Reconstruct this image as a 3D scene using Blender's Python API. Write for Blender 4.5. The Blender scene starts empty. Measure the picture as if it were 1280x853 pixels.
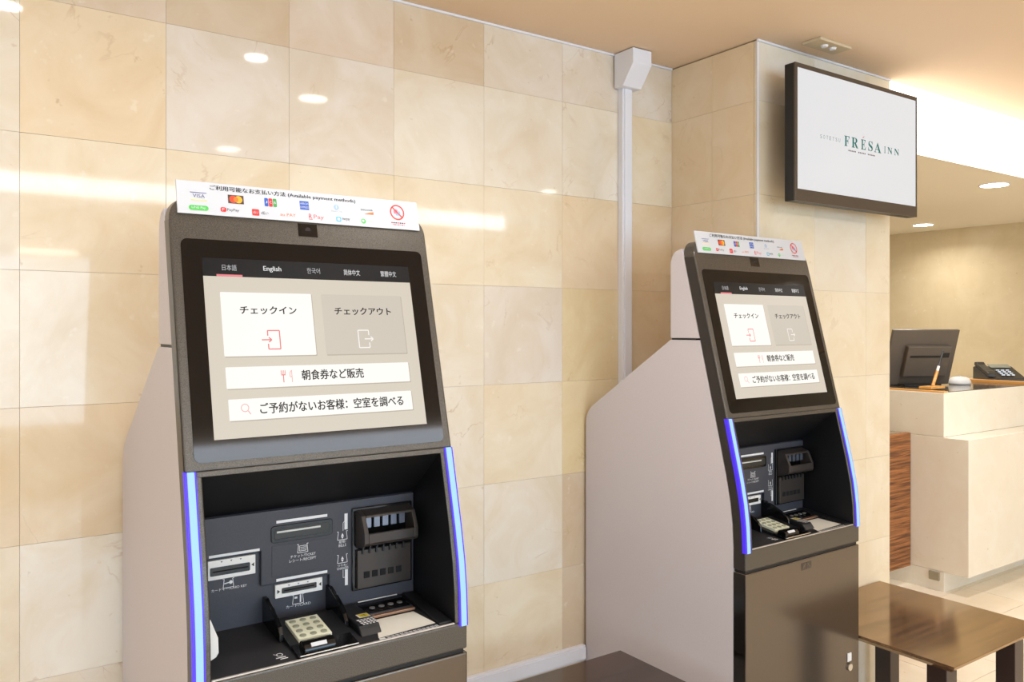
import bpy, bmesh, math, random
from mathutils import Vector, Matrix

random.seed(7)
SC = bpy.context.scene
COL = SC.collection
PI = math.pi

# ------------------------------------------------------------------ camera
D, H = 2.1, 1.4                      # distance to the marble wall, lens height (metres)
F_PX, HOR, YAW = 1025.19, 408.11, 34.7146
cam_d = bpy.data.cameras.new('camera')
cam_d.sensor_fit = 'HORIZONTAL'
cam_d.sensor_width = 36.0
cam_d.lens = F_PX / 1280 * 36.0
cam_d.shift_y = (HOR - 426.5) / 1280 
cam_d.clip_start = 0.05
cam = bpy.data.objects.new('camera', cam_d)
COL.objects.link(cam)
cam.location = (0, -D, H)
cam.rotation_euler = (PI / 2, 0, -math.radians(YAW))
SC.camera = cam

# ------------------------------------------------------------------ world, exposure
world = bpy.data.worlds.new('world')
SC.world = world
world.use_nodes = True
bg = world.node_tree.nodes['Background']
bg.inputs['Color'].default_value = (0.75, 0.85, 1.0, 1)
bg.inputs['Strength'].default_value = 1.2
SC.view_settings.view_transform = 'Standard'
SC.view_settings.look = 'None'
SC.view_settings.gamma = 1.0
SC.view_settings.use_curve_mapping = False
SC.view_settings.exposure = 0.0

def area_light(name, loc, rot, sx, sy, power, color, spread=180):
    l = bpy.data.lights.new(name, 'AREA')
    l.shape = 'RECTANGLE'; l.size = sx; l.size_y = sy
    l.energy = power; l.color = color; l.spread = math.radians(spread)
    o = bpy.data.objects.new(name, l); COL.objects.link(o)
    o.location = loc; o.rotation_euler = rot
    return o
# added fill lights standing in for daylight, at invented unseen glazing on two sides
FILL_FRONT, FILL_END = 178, 18
area_light('added_daylight_front', (1.0, -7.42, 1.25), (PI / 2, 0, 0), 7.0, 1.7, FILL_FRONT, (0.52, 0.76, 1.0))
area_light('added_daylight_end', (-4.42, -3.6, 1.25), (PI / 2, 0, -PI / 2), 5.0, 1.7, FILL_END, (0.90, 0.93, 1.0))
LAMP_W, LAMP_COL = 4.4, (0.97, 0.98, 1.0)
FASCIA_E = 2.4

# ------------------------------------------------------------------ materials
def lin(c):
    return tuple(((v / 255) / 12.92 if v / 255 <= 0.04045 else ((v / 255 + 0.055) / 1.055) ** 2.4) for v in c)
MATS = {}
def mat(name, rgb=(128, 128, 128), rough=0.5, metal=0.0, emit=None, es=1.0, spec=0.5, coat=0.0):
    if name in MATS: return MATS[name]
    m = bpy.data.materials.new(name); m.use_nodes = True
    b = m.node_tree.nodes['Principled BSDF']
    b.inputs['Base Color'].default_value = (*lin(rgb), 1)
    b.inputs['Roughness'].default_value = rough
    b.inputs['Metallic'].default_value = metal
    b.inputs['Specular IOR Level'].default_value = spec
    b.inputs['Coat Weight'].default_value = coat
    if emit:
        b.inputs['Emission Color'].default_value = (*lin(emit), 1)
        b.inputs['Emission Strength'].default_value = es
    MATS[name] = m
    return m
def nodes(m):
    return m.node_tree.nodes, m.node_tree.links, m.node_tree.nodes['Principled BSDF']

def marble(name, c0, c1, c2, rough, vein=(176, 128, 84), veins=0.5, spec=0.5, tint=False):
    """polished cream marble: cloudy ground, a different tone for each slab, brown specks and thin veins"""
    m = mat(name, rough=rough, spec=spec); n, l, b = nodes(m)
    geo = n.new('ShaderNodeNewGeometry')
    oi = n.new('ShaderNodeObjectInfo')
    off = n.new('ShaderNodeVectorMath'); off.operation = 'MULTIPLY_ADD'
    off.inputs[1].default_value = (37.0, 19.0, 53.0)
    comb = n.new('ShaderNodeCombineXYZ')
    for k in range(3): l.new(oi.outputs['Random'], comb.inputs[k])
    l.new(comb.outputs[0], off.inputs[0]); l.new(geo.outputs['Position'], off.inputs[2])
    v = off.outputs[0]
    cloud = n.new('ShaderNodeTexNoise'); cloud.inputs['Scale'].default_value = 5.0
    cloud.inputs['Detail'].default_value = 6.0; cloud.inputs['Roughness'].default_value = 0.6
    cloud.inputs['Distortion'].default_value = 0.8
    l.new(v, cloud.inputs['Vector'])
    r1 = n.new('ShaderNodeValToRGB')
    r1.color_ramp.elements[0].position = 0.33; r1.color_ramp.elements[0].color = (*lin(c0), 1)
    r1.color_ramp.elements[1].position = 0.68; r1.color_ramp.elements[1].color = (*lin(c1), 1)
    l.new(cloud.outputs['Fac'], r1.inputs[0])
    tone = n.new('ShaderNodeMix'); tone.data_type = 'RGBA'
    if tint: tone.blend_type = 'MULTIPLY'
    tr = n.new('ShaderNodeMapRange'); tr.inputs['To Min'].default_value = 0.0; tr.inputs['To Max'].default_value = 0.75
    pw = n.new('ShaderNodeMath'); pw.operation = 'POWER'; pw.inputs[1].default_value = 1.6
    l.new(oi.outputs['Random'], pw.inputs[0]); l.new(pw.outputs[0], tr.inputs[0])
    l.new(tr.outputs[0], tone.inputs['Factor'])
    l.new(r1.outputs[0], tone.inputs['A']); tone.inputs['B'].default_value = (*lin(c2), 1)
    if tint:
        l.new(oi.outputs['Color'], tone.inputs['B']); l.remove(tone.inputs['Factor'].links[0]); tone.inputs['Factor'].default_value = 1.0
    # thin veins
    wv = n.new('ShaderNodeTexNoise'); wv.inputs['Scale'].default_value = 3.2
    wv.inputs['Detail'].default_value = 5.0; wv.inputs['Distortion'].default_value = 2.6
    l.new(v, wv.inputs['Vector'])
    a = n.new('ShaderNodeMath'); a.operation = 'SUBTRACT'; a.inputs[1].default_value = 0.5
    l.new(wv.outputs['Fac'], a.inputs[0])
    ab = n.new('ShaderNodeMath'); ab.operation = 'ABSOLUTE'; l.new(a.outputs[0], ab.inputs[0])
    vr = n.new('ShaderNodeMapRange'); vr.inputs['From Min'].default_value = 0.0; vr.inputs['From Max'].default_value = 0.012
    vr.inputs['To Min'].default_value = 1.0; vr.inputs['To Max'].default_value = 0.0
    l.new(ab.outputs[0], vr.inputs[0])
    msk = n.new('ShaderNodeTexNoise'); msk.inputs['Scale'].default_value = 6.0; l.new(v, msk.inputs['Vector'])
    mr = n.new('ShaderNodeMapRange'); mr.inputs['From Min'].default_value = 0.55; mr.inputs['From Max'].default_value = 0.75
    mr.inputs['To Max'].default_value = veins
    l.new(msk.outputs['Fac'], mr.inputs[0])
    mu = n.new('ShaderNodeMath'); mu.operation = 'MULTIPLY'
    l.new(vr.outputs[0], mu.inputs[0]); l.new(mr.outputs[0], mu.inputs[1])
    mx = n.new('ShaderNodeMix'); mx.data_type = 'RGBA'
    l.new(mu.outputs[0], mx.inputs['Factor']); l.new(tone.outputs['Result'], mx.inputs['A'])
    mx.inputs['B'].default_value = (*lin(vein), 1)
    # brown and pale specks
    sp = n.new('ShaderNodeTexNoise'); sp.inputs['Scale'].default_value = 34.0; sp.inputs['Detail'].default_value = 3.0
    l.new(v, sp.inputs['Vector'])
    sr = n.new('ShaderNodeMapRange'); sr.inputs['From Min'].default_value = 0.71; sr.inputs['From Max'].default_value = 0.80
    sr.inputs['To Max'].default_value = 0.4
    l.new(sp.outputs['Fac'], sr.inputs[0])
    m2 = n.new('ShaderNodeMix'); m2.data_type = 'RGBA'
    l.new(sr.outputs[0], m2.inputs['Factor']); l.new(mx.outputs['Result'], m2.inputs['A'])
    m2.inputs['B'].default_value = (*lin(vein), 1)
    sr2 = n.new('ShaderNodeMapRange'); sr2.inputs['From Min'].default_value = 0.33; sr2.inputs['From Max'].default_value = 0.25
    sr2.inputs['To Max'].default_value = 0.22
    l.new(sp.outputs['Fac'], sr2.inputs[0])
    m3 = n.new('ShaderNodeMix'); m3.data_type = 'RGBA'
    l.new(sr2.outputs[0], m3.inputs['Factor']); l.new(m2.outputs['Result'], m3.inputs['A'])
    m3.inputs['B'].default_value = (*lin((250, 244, 230)), 1)
    l.new(m3.outputs['Result'], b.inputs['Base Color'])
    return m
def wood(name, ca, cb, scale, axis, rough, coat=0.0, dist=4.0):
    """grained timber, the grain running along the given object axis"""
    m = mat(name, rough=rough, coat=coat); n, l, b = nodes(m)
    tc = n.new('ShaderNodeTexCoord'); mp = n.new('ShaderNodeMapping')
    sc = [scale] * 3; sc[axis] = scale * 0.045
    mp.inputs['Scale'].default_value = sc
    l.new(tc.outputs['Object'], mp.inputs['Vector'])
    ns = n.new('ShaderNodeTexNoise'); ns.inputs['Scale'].default_value = 1.0
    ns.inputs['Detail'].default_value = 6.0; ns.inputs['Distortion'].default_value = dist * 0.1
    l.new(mp.outputs[0], ns.inputs['Vector'])
    r = n.new('ShaderNodeValToRGB')
    r.color_ramp.elements[0].position = 0.36; r.color_ramp.elements[0].color = (*lin(ca), 1)
    r.color_ramp.elements[1].position = 0.64; r.color_ramp.elements[1].color = (*lin(cb), 1)
    l.new(ns.outputs['Fac'], r.inputs[0]); l.new(r.outputs[0], b.inputs['Base Color'])
    return m
def grain(m, amount=0.25, scale=900.0, bump=0.0):
    """fine sparkle of metallic paint"""
    n, l, b = nodes(m)
    base = tuple(b.inputs['Base Color'].default_value)
    tc = n.new('ShaderNodeTexCoord'); ns = n.new('ShaderNodeTexNoise'); ns.inputs['Scale'].default_value = scale
    ns.inputs['Detail'].default_value = 1.0
    l.new(tc.outputs['Object'], ns.inputs['Vector'])
    r = n.new('ShaderNodeValToRGB')
    r.color_ramp.elements[0].position = 0.3; r.color_ramp.elements[0].color = tuple(c * (1 - amount) for c in base[:3]) + (1,)
    r.color_ramp.elements[1].position = 0.7; r.color_ramp.elements[1].color = tuple(min(1, c * (1 + amount)) for c in base[:3]) + (1,)
    l.new(ns.outputs['Fac'], r.inputs[0]); l.new(r.outputs[0], b.inputs['Base Color'])
    return m

M_WALL = marble('cream_marble', (243, 232, 214), (254, 251, 246), (230, 208, 172), 0.05, veins=0.45, tint=True)
M_PILLAR = marble('pillar_marble', (246, 237, 222), (254, 251, 246), (234, 212, 178), 0.05, veins=0.2, tint=True)
M_COUNTER = marble('counter_marble', (240, 230, 212), (246, 240, 228), (242, 230, 208), 0.12, veins=0.1)
M_BACK = marble('reception_marble', (216, 196, 156), (226, 208, 172), (216, 194, 150), 0.35, veins=0.1)
M_FLOOR = marble('floor_marble', (238, 224, 202), (245, 234, 214), (240, 222, 194), 0.10, veins=0.12)
M_GROUT = mat('grout', (214, 196, 168), 0.8)
M_FGROUT = mat('floor_grout', (170, 158, 142), 0.8)
M_CEIL = mat('ceiling_paint', (236, 210, 182), 0.9, spec=0.2)
M_CEIL2 = mat('low_ceiling_paint', (246, 236, 216), 0.9, spec=0.2)
M_PLAIN = mat('plain_plaster', (228, 214, 194), 0.85)
M_TRIMW = mat('white_plastic', (232, 231, 236), 0.35)
M_ALU = mat('aluminium_trim', (206, 200, 194), 0.3, 0.6)
M_SHELL = grain(mat('light_grey_shell', (208, 200, 202), 0.55), 0.02, 300)
M_FRAME = grain(mat('bronze_metallic_paint', (92, 87, 80), 0.32, 0.55), 0.32, 650)
M_DOOR = grain(mat('dark_bronze_door', (112, 103, 94), 0.2, 0.8), 0.05, 500)
M_BLACK = mat('black_gloss_plastic', (14, 13, 13), 0.12)
M_BLACKM = mat('black_matte_plastic', (20, 20, 22), 0.45)
M_GLASS = mat('black_glass', (18, 15, 14), 0.05, spec=0.3)
M_PANEL = grain(mat('charcoal_panel', (60, 61, 69), 0.5), 0.1, 700)
M_RECESS = mat('recess_black', (13, 13, 16), 0.45)
M_SHELF = grain(mat('shelf_black', (36, 35, 37), 0.5), 0.15, 700)
M_WHITEPL = mat('white_label', (236, 234, 230), 0.4)
M_INK_W = mat('white_ink', (226, 226, 226), 0.6)
M_BILL = mat('bill_unit_grey', (68, 62, 58), 0.35, 0.4)
M_CHROME = mat('chrome', (210, 208, 205), 0.12, 1.0)
M_KEYPAD = mat('keypad_cream', (230, 230, 204), 0.4)
M_KEY = mat('key_green_grey', (150, 152, 128), 0.4)
M_DKGREY = mat('dark_grey', (50, 50, 50), 0.5)
M_LEDC = mat('led_core', (30, 50, 80), 0.4, emit=(165, 212, 255), es=1.1)
M_LEDHALO = mat('led_halo_paint', (30, 20, 90), 0.4, emit=(84, 52, 240), es=1.1)  # violet glow around the strips, painted as emission
M_TABLE = wood('dark_walnut', (46, 32, 28), (70, 50, 40), 60, 0, 0.16, 0.3)
M_LEG = mat('dark_brown_leg', (54, 38, 34), 0.3)
M_ZEBRA = wood('zebrano', (92, 54, 28), (172, 110, 60), 95, 0, 0.35, 0.0, 9)
M_OAK = wood('orange_wood', (216, 150, 72), (236, 176, 98), 50, 1, 0.35)
M_SIGN = mat('sign_white', (208, 209, 213), 0.45)
M_TVSCR = mat('tv_screen', (10, 10, 10), 0.25, emit=(224, 225, 227), es=1.0)

# ------------------------------------------------------------------ mesh helpers
class MB:
    """collects faces for one mesh"""
    def __init__(s): s.v = []; s.f = []; s.m = []; s.mi = 0
    def add(s, vs, fs, mi=None):
        o = len(s.v); s.v += [tuple(p) for p in vs]
        for f in fs: s.f.append([i + o for i in f]); s.m.append(s.mi if mi is None else mi)
    def box(s, x0, x1, y0, y1, z0, z1, mi=None):
        vs = [(x, y, z) for z in (z0, z1) for y in (y0, y1) for x in (x0, x1)]
        s.add(vs, [(0, 2, 3, 1), (4, 5, 7, 6), (0, 1, 5, 4), (2, 6, 7, 3), (0, 4, 6, 2), (1, 3, 7, 5)], mi)
    def prism(s, pts, a0, a1, axis, mi=None):
        """polygon pts (two coordinates) swept along axis between a0 and a1"""
        n = len(pts); vs = []
        for a in (a0, a1):
            for p in pts:
                q = list(p); q.insert(axis, a); vs.append(tuple(q))
        fs = [tuple(range(n))[::-1], tuple(range(n, 2 * n))] + [(i, (i + 1) % n, n + (i + 1) % n, n + i) for i in range(n)]
        s.add(vs, fs, mi)
    def cyl(s, c, r0, r1, h, axis=2, n=20, mi=None):
        vs = []
        for k, r in ((0, r0), (h, r1)):
            for i in range(n):
                a = 2 * PI * i / n; q = [r * math.cos(a), r * math.sin(a)]; q.insert(axis, k)
                vs.append((c[0] + q[0], c[1] + q[1], c[2] + q[2]))
        fs = [tuple(range(n))[::-1], tuple(range(n, 2 * n))] + [(i, (i + 1) % n, n + (i + 1) % n, n + i) for i in range(n)]
        s.add(vs, fs, mi)
    def tube(s, path, r, n=8, mi=None):
        vs = []; fs = []; P = [Vector(p) for p in path]
        for i, p in enumerate(P):
            t = (P[min(i + 1, len(P) - 1)] - P[max(i - 1, 0)]).normalized()
            a = t.cross(Vector((0.3, 0.5, 0.81))).normalized(); b = t.cross(a)
            for k in range(n):
                g = 2 * PI * k / n; vs.append(p + a * r * math.cos(g) + b * r * math.sin(g))
        for i in range(len(P) - 1):
            for k in range(n):
                fs.append((i * n + k, i * n + (k + 1) % n, (i + 1) * n + (k + 1) % n, (i + 1) * n + k))
        fs += [tuple(range(n))[::-1], tuple(range((len(P) - 1) * n, len(P) * n))]
        s.add(vs, fs, mi)
    def build(s, name, mats, parent=None, bevel=0.0, seg=2, smooth=False, loc=None):
        me = bpy.data.meshes.new(name); me.from_pydata(s.v, [], s.f)
        if not isinstance(mats, (list, tuple)): mats = [mats]
        for m in mats: me.materials.append(m)
        for p, i in zip(me.polygons, s.m): p.material_index = i; p.use_smooth = smooth
        bm = bmesh.new(); bm.from_mesh(me); bmesh.ops.recalc_face_normals(bm, faces=bm.faces); bm.to_mesh(me); bm.free()
        o = bpy.data.objects.new(name, me); COL.objects.link(o)
        if parent: o.parent = parent
        if loc: o.location = loc
        if bevel > 0:
            md = o.modifiers.new('bevel', 'BEVEL'); md.width = bevel; md.segments = seg; md.limit_method = 'ANGLE'
            md.angle_limit = math.radians(35)
        return o
def box(name, m, x0, x1, y0, y1, z0, z1, parent=None, bevel=0.0, seg=2):
    b = MB(); b.box(x0, x1, y0, y1, z0, z1); return b.build(name, m, parent, bevel, seg)
def empty(name, loc=(0, 0, 0), rz=0.0):
    o = bpy.data.objects.new(name, None); COL.objects.link(o); o.location = loc; o.rotation_euler = (0, 0, rz)
    o.empty_display_size = 0.1
    return o
def tag(o, label=None, cat=None, group=None, kind=None):
    if label: o['label'] = label
    if cat: o['category'] = cat
    if group: o['group'] = group
    if kind: o['kind'] = kind
    return o
def structure(o, label, cat):
    return tag(o, label, cat, kind='structure')
def round_rect(x0, x1, y0, y1, r, n=5):
    pts = []
    for cx, cy, a0 in ((x1 - r, y1 - r, 0), (x0 + r, y1 - r, 90), (x0 + r, y0 + r, 180), (x1 - r, y0 + r, 270)):
        for i in range(n + 1):
            a = math.radians(a0 + 90 * i / n); pts.append((cx + r * math.cos(a), cy + r * math.sin(a)))
    return pts

# ---- flat print: text and shapes laid on a surface through a mapping (a, b) -> 3-D
_TXT = {}
def text_mesh(s):
    if s in _TXT: return _TXT[s]
    c = bpy.data.curves.new('lettering_source', 'FONT'); c.body = s; c.resolution_u = 2
    o = bpy.data.objects.new('lettering_source', c); COL.objects.link(o)
    bpy.context.view_layer.update()
    dg = bpy.context.evaluated_depsgraph_get(); ev = o.evaluated_get(dg); me = ev.to_mesh()
    vs = [(v.co.x, v.co.y) for v in me.vertices]; fs = [tuple(p.vertices) for p in me.polygons]
    ev.to_mesh_clear(); bpy.data.objects.remove(o); bpy.data.curves.remove(c)
    x0 = min(v[0] for v in vs); x1 = max(v[0] for v in vs); y0 = min(v[1] for v in vs); y1 = max(v[1] for v in vs)
    _TXT[s] = ([((x - x0) / (x1 - x0), (y - y0) / (y1 - y0)) for x, y in vs], fs, (x1 - x0) / (y1 - y0))
    return _TXT[s]
class Print:
    def __init__(s, fn): s.fn = fn; s.mb = MB(); s.mats = []; s.lift = 0.0
    def idx(s, m):
        if m not in s.mats: s.mats.append(m)
        return s.mats.index(m)
    def poly(s, pts, m):
        s.mb.add([s.fn(a, b, s.lift) for a, b in pts], [tuple(range(len(pts)))], s.idx(m))
    def rect(s, a0, a1, b0, b1, m): s.poly([(a0, b0), (a1, b0), (a1, b1), (a0, b1)], m)
    def rrect(s, a0, a1, b0, b1, r, m): s.poly(round_rect(a0, a1, b0, b1, r, 4), m)
    def disc(s, a, b, r, m, n=18, sy=1.0): s.poly([(a + r * math.cos(2 * PI * i / n), b + sy * r * math.sin(2 * PI * i / n)) for i in range(n)], m)
    def ring(s, a, b, r, t, m, n=24):
        for i in range(n):
            p, q = 2 * PI * i / n, 2 * PI * (i + 1) / n
            s.poly([(a + r * math.cos(p), b + r * math.sin(p)), (a + r * math.cos(q), b + r * math.sin(q)),
                    (a + (r - t) * math.cos(q), b + (r - t) * math.sin(q)), (a + (r - t) * math.cos(p), b + (r - t) * math.sin(p))], m)
    def line(s, p, q, t, m):
        d = Vector((q[0] - p[0], q[1] - p[1])).normalized(); nx, ny = -d.y * t / 2, d.x * t / 2
        s.poly([(p[0] + nx, p[1] + ny), (p[0] - nx, p[1] - ny), (q[0] - nx, q[1] - ny), (q[0] + nx, q[1] + ny)], m)
    def path(s, pts, t, m):
        for p, q in zip(pts, pts[1:]): s.line(p, q, t, m)
    def text(s, st, a0, a1, b0, b1, m):
        vs, fs, _ = text_mesh(st)
        s.mb.add([s.fn(a0 + x * (a1 - a0), b0 + y * (b1 - b0), s.lift) for x, y in vs], fs, s.idx(m))
    def build(s, name, parent):
        o = s.mb.build(name, s.mats, parent) if s.mb.f else None
        s.mb = MB(); s.mats = []
        return o

# ------------------------------------------------------------------ the room
CEIL, LOW = 2.327, 2.086
PX0, PX1, PY = 2.155, 2.92, -0.376          # pillar
BX = 5.83                                   # reception back wall
TP = 0.3035                                 # wall tile pitch
XJ0, ZJ0 = 0.137, 2.131 - 7 * TP
G = 0.00025                                 # half joint

wall = structure(box('wall_back', M_GROUT, -4.5, PX1, 0.0125, 0.12, 0, CEIL), 'cream polished marble wall behind the two check-in machines', 'wall')
_tiles = {}
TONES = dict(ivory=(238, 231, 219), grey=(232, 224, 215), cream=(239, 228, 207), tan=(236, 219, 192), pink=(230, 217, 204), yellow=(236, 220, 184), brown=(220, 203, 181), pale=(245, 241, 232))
def tile(parent, axis, a0, a1, z0, z1, face, m, t=0.0115, name='tile', tone=None):
    """one slab; axis 0: lies along x facing -y at y=face, axis 1: along y facing -x at x=face"""
    w, h = round(a1 - a0, 4), round(z1 - z0, 4); key = (axis, w, h, m.name)
    if key not in _tiles:
        b = MB()
        if axis == 0: b.box(G, w - G, 0, t, G, h - G)
        else: b.box(0, t, G, w - G, G, h - G)
        o = b.build(name, m); 
        _tiles[key] = o.data
        bm = bmesh.new(); bm.from_mesh(o.data)
        bmesh.ops.bevel(bm, geom=bm.edges[:], offset=0.0003, segments=1, affect='EDGES'); bm.to_mesh(o.data); bm.free()
    else:
        o = bpy.data.objects.new(name, _tiles[key]); COL.objects.link(o)
    j = random.uniform(-0.0003, 0.0003)
    o.location = (a0, face + j, z0) if axis == 0 else (face + j, a0, z0)
    o.parent = parent
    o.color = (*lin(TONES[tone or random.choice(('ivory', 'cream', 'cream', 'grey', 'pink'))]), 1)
    return o
rows = [0.0] + [ZJ0 + TP * k for k in range(0, 8)] + [CEIL - 0.004]
rows = [r for r in rows if r >= 0]
if rows[1] < 0.02: rows.pop(1)
cols = [XJ0 + TP * k for k in range(-6, 7)] + [PX0]
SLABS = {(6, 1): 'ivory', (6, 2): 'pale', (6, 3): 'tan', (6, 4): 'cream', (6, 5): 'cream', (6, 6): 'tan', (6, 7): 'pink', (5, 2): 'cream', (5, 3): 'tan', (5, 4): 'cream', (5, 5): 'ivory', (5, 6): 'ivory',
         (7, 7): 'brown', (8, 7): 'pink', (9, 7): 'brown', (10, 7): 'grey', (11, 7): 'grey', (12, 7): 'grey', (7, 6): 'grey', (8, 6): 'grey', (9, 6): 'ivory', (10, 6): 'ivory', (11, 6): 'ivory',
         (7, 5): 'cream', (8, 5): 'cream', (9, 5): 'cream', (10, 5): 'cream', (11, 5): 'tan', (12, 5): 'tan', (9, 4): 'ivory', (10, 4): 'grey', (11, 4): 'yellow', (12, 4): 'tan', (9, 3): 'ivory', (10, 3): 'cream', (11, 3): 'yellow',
         (9, 2): 'ivory', (10, 2): 'ivory', (11, 2): 'brown', (10, 1): 'cream', (11, 1): 'brown', (9, 1): 'cream'}  # brown slabs low beside the right machine: darker stone plus shade put into tone
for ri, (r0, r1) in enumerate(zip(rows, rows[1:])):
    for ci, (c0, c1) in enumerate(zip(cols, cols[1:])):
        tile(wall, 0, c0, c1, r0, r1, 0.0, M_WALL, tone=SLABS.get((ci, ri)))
structure(box('wall_back_plain', M_PLAIN, -4.5, cols[0], 0.0, 0.0124, 0, CEIL), 'plain end of the marble wall, left of the machines', 'wall')

pillar = structure(box('wall_pillar', M_GROUT, PX0 + 0.0125, PX1, PY + 0.0125, 0.0120, 0, CEIL), 'marble-clad pillar carrying the wall-mounted television', 'pillar')
pc = [PX0 + 0.0, PX0 + 0.305, PX0 + 0.61, PX1]
for r0, r1 in zip(rows, rows[1:]):
    for c0, c1 in zip(pc, pc[1:]):
        tile(pillar, 0, c0, c1, r0, r1, PY, M_PILLAR, tone=random.choice(('cream', 'cream', 'ivory')))
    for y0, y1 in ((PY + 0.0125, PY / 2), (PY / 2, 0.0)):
        tile(pillar, 1, y0, y1, r0, r1, PX0, M_PILLAR, tone='tan')  # tan on every side slab puts this face's shade into its colour

# ceilings, light fascias
COVE_Y, LOW2 = -3.64, 2.217
structure(box('ceiling', M_CEIL, -4.5, BX + 0.1, COVE_Y, 0.12, CEIL, CEIL + 0.08), 'plain warm beige ceiling over the lobby', 'ceiling')
structure(box('ceiling_reception', M_CEIL2, PX1, BX + 0.1, PY + 0.045, 2.3, LOW, LOW + 0.06), 'lower cream ceiling over the reception desk', 'ceiling')
structure(box('ceiling_opposite', M_CEIL, -4.5, BX + 0.1, -7.6, COVE_Y - 0.045, LOW2, LOW2 + 0.06), 'lower ceiling on the invented window side of the lobby', 'ceiling')
M_FASC = mat('lit_fascia', (250, 248, 242), 0.5, emit=(255, 250, 240), es=FASCIA_E)
M_FASC2 = mat('lit_cove', (250, 248, 242), 0.5, emit=(228, 240, 255), es=11.5)
structure(box('trim_1', M_FASC, PX1 + 0.002, BX, PY + 0.005, PY + 0.045, LOW, CEIL), 'glowing white light fascia between the two ceiling levels', 'light fascia')
structure(box('trim_2', M_FASC2, -2.6, 3.9, COVE_Y - 0.04, COVE_Y - 0.005, LOW2, CEIL), 'glowing white light cove on the opposite side of the lobby', 'light cove')
structure(box('trim_3', M_TRIMW, -4.5, PX0 - 0.002, -0.006, -0.0005, CEIL - 0.007, CEIL - 0.0005), 'thin pale metal strip where marble wall meets ceiling', 'trim')
structure(box('trim_4', M_TRIMW, PX0 - 0.002, PX1, PY - 0.006, PY - 0.0005, CEIL - 0.007, CEIL - 0.0005), 'thin pale metal strip along the top of the pillar', 'trim')
structure(box('trim_5', M_TRIMW, PX0 - 0.002, PX0 + 0.007, PY - 0.003, PY - 0.0004, 0, CEIL - 0.008), 'pale metal edge bead on the corner of the pillar', 'trim')

# reception shell
structure(box('wall_reception_end', M_BACK, BX, BX + 0.1, -7.6, 2.3, 0, CEIL), 'yellowish stone wall at the far end behind reception', 'wall')
structure(box('wall_reception_back', M_BACK, PX1, BX, 2.2, 2.3, 0, LOW), 'yellowish stone wall at the back of the reception bay', 'wall')
structure(box('wall_reception_return', M_BACK, PX1 - 0.06, PX1, 0.13, 2.3, 0, LOW), 'side wall of the reception bay behind the pillar', 'wall')
# invented window side of the lobby, unseen behind the viewer, framing the fill lights
def glazed(name, axis, a0, a1, face, z0, z1, lo, hi, n, label):
    """wall with a wide glazed opening; axis 0: runs along x, 1: along y"""
    b = MB(); t = 0.1
    def bb(p0, p1, q0, q1):
        if axis == 0: b.box(p0, p1, face - t, face, q0, q1)
        else: b.box(face - t, face, p0, p1, q0, q1)
    bb(a0, a1, 0, z0); bb(a0, a1, z1, CEIL); bb(a0, lo, z0, z1); bb(hi, a1, z0, z1)
    w = structure(b.build(name, M_PLAIN), label, 'wall')
    for k in range(n + 1):
        p = lo + (hi - lo) * k / n; m = MB()
        if axis == 0: m.box(p - 0.03, p + 0.03, face - 0.08, face - 0.02, z0, z1)
        else: m.box(face - 0.08, face - 0.02, p - 0.03, p + 0.03, z0, z1)
        m.build('mullion', M_ALU, w)
    return w
glazed('wall_front', 0, -4.5, BX, -7.5, 0.4, 2.1, -2.6, 4.6, 4, 'invented unseen glazed wall on the far side of the lobby')
glazed('wall_left', 1, -7.5, 0.0, -4.5, 0.4, 2.1, -6.2, -1.0, 3, 'invented unseen glazed wall at the left end of the lobby')

# floor with individual tiles where they can be seen
FP = 0.302
floor = structure(box('floor', M_FGROUT, -4.6, BX + 0.1, -7.6, 2.3, -0.12, -0.012), 'cream polished stone tile floor of the lobby', 'floor')
fx = [3.296 + FP * k for k in range(-8, 9)]; fy = [-0.175 + FP * k for k in range(-7, 6)]
ftm = None
for x in fx[:-1]:
    for y in fy[:-1]:
        if ftm is None:
            b = MB(); b.box(0.0012, FP - 0.0012, 0.0012, FP - 0.0012, -0.0118, 0)
            o = b.build('floor_tile', M_FLOOR); ftm = o.data
        else:
            o = bpy.data.objects.new('floor_tile', ftm); COL.objects.link(o)
        o.location = (x, y, 0); o.parent = floor
bb = MB()
bb.box(-4.6, fx[0], -7.6, 2.3, -0.0118, -0.0002); bb.box(fx[-1], BX, -7.6, 2.3, -0.0118, -0.0002)
bb.box(fx[0], fx[-1], -7.6, fy[0], -0.0118, -0.0002); bb.box(fx[0], fx[-1], fy[-1], 2.3, -0.0118, -0.0002)
bb.build('far_tiles', M_FLOOR, floor)

# ------------------------------------------------------------------ ceiling downlights
M_LENS = mat('lamp_lens', (255, 250, 240), 0.4, emit=(255, 246, 230), es=22.0)
def downlight(x, y, z, r, power, label, group):
    t = empty('ceiling_downlight', (x, y, z)); tag(t, label, 'ceiling light', group)
    m = MB(); n = 28
    ro, ri = r * 1.14, r
    vs = [(rr * math.cos(2 * PI * i / n), rr * math.sin(2 * PI * i / n), zz) for rr, zz in ((ro, -0.0006), (ro * 0.98, -0.004), (ri, -0.004), (ri, -0.0006)) for i in range(n)]
    fs = [(k * n + i, k * n + (i + 1) % n, (k + 1) % 4 * n + (i + 1) % n, (k + 1) % 4 * n + i) for k in range(4) for i in range(n)]
    m.add(vs, fs); m.build('trim_ring', M_TRIMW, t)
    c = MB(); c.cyl((0, 0, -0.0046), r * 0.99, r * 0.99, 0.0036, n=28); c.build('lens', M_LENS, t)
    l = bpy.data.lights.new('lamp', 'AREA'); l.shape = 'DISK'; l.size = 2 * r; l.energy = power; l.color = LAMP_COL
    l.spread = math.radians(150)
    lo = bpy.data.objects.new('lamp', l); COL.objects.link(lo); lo.parent = t; lo.location = (0, 0, -0.008)
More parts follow.
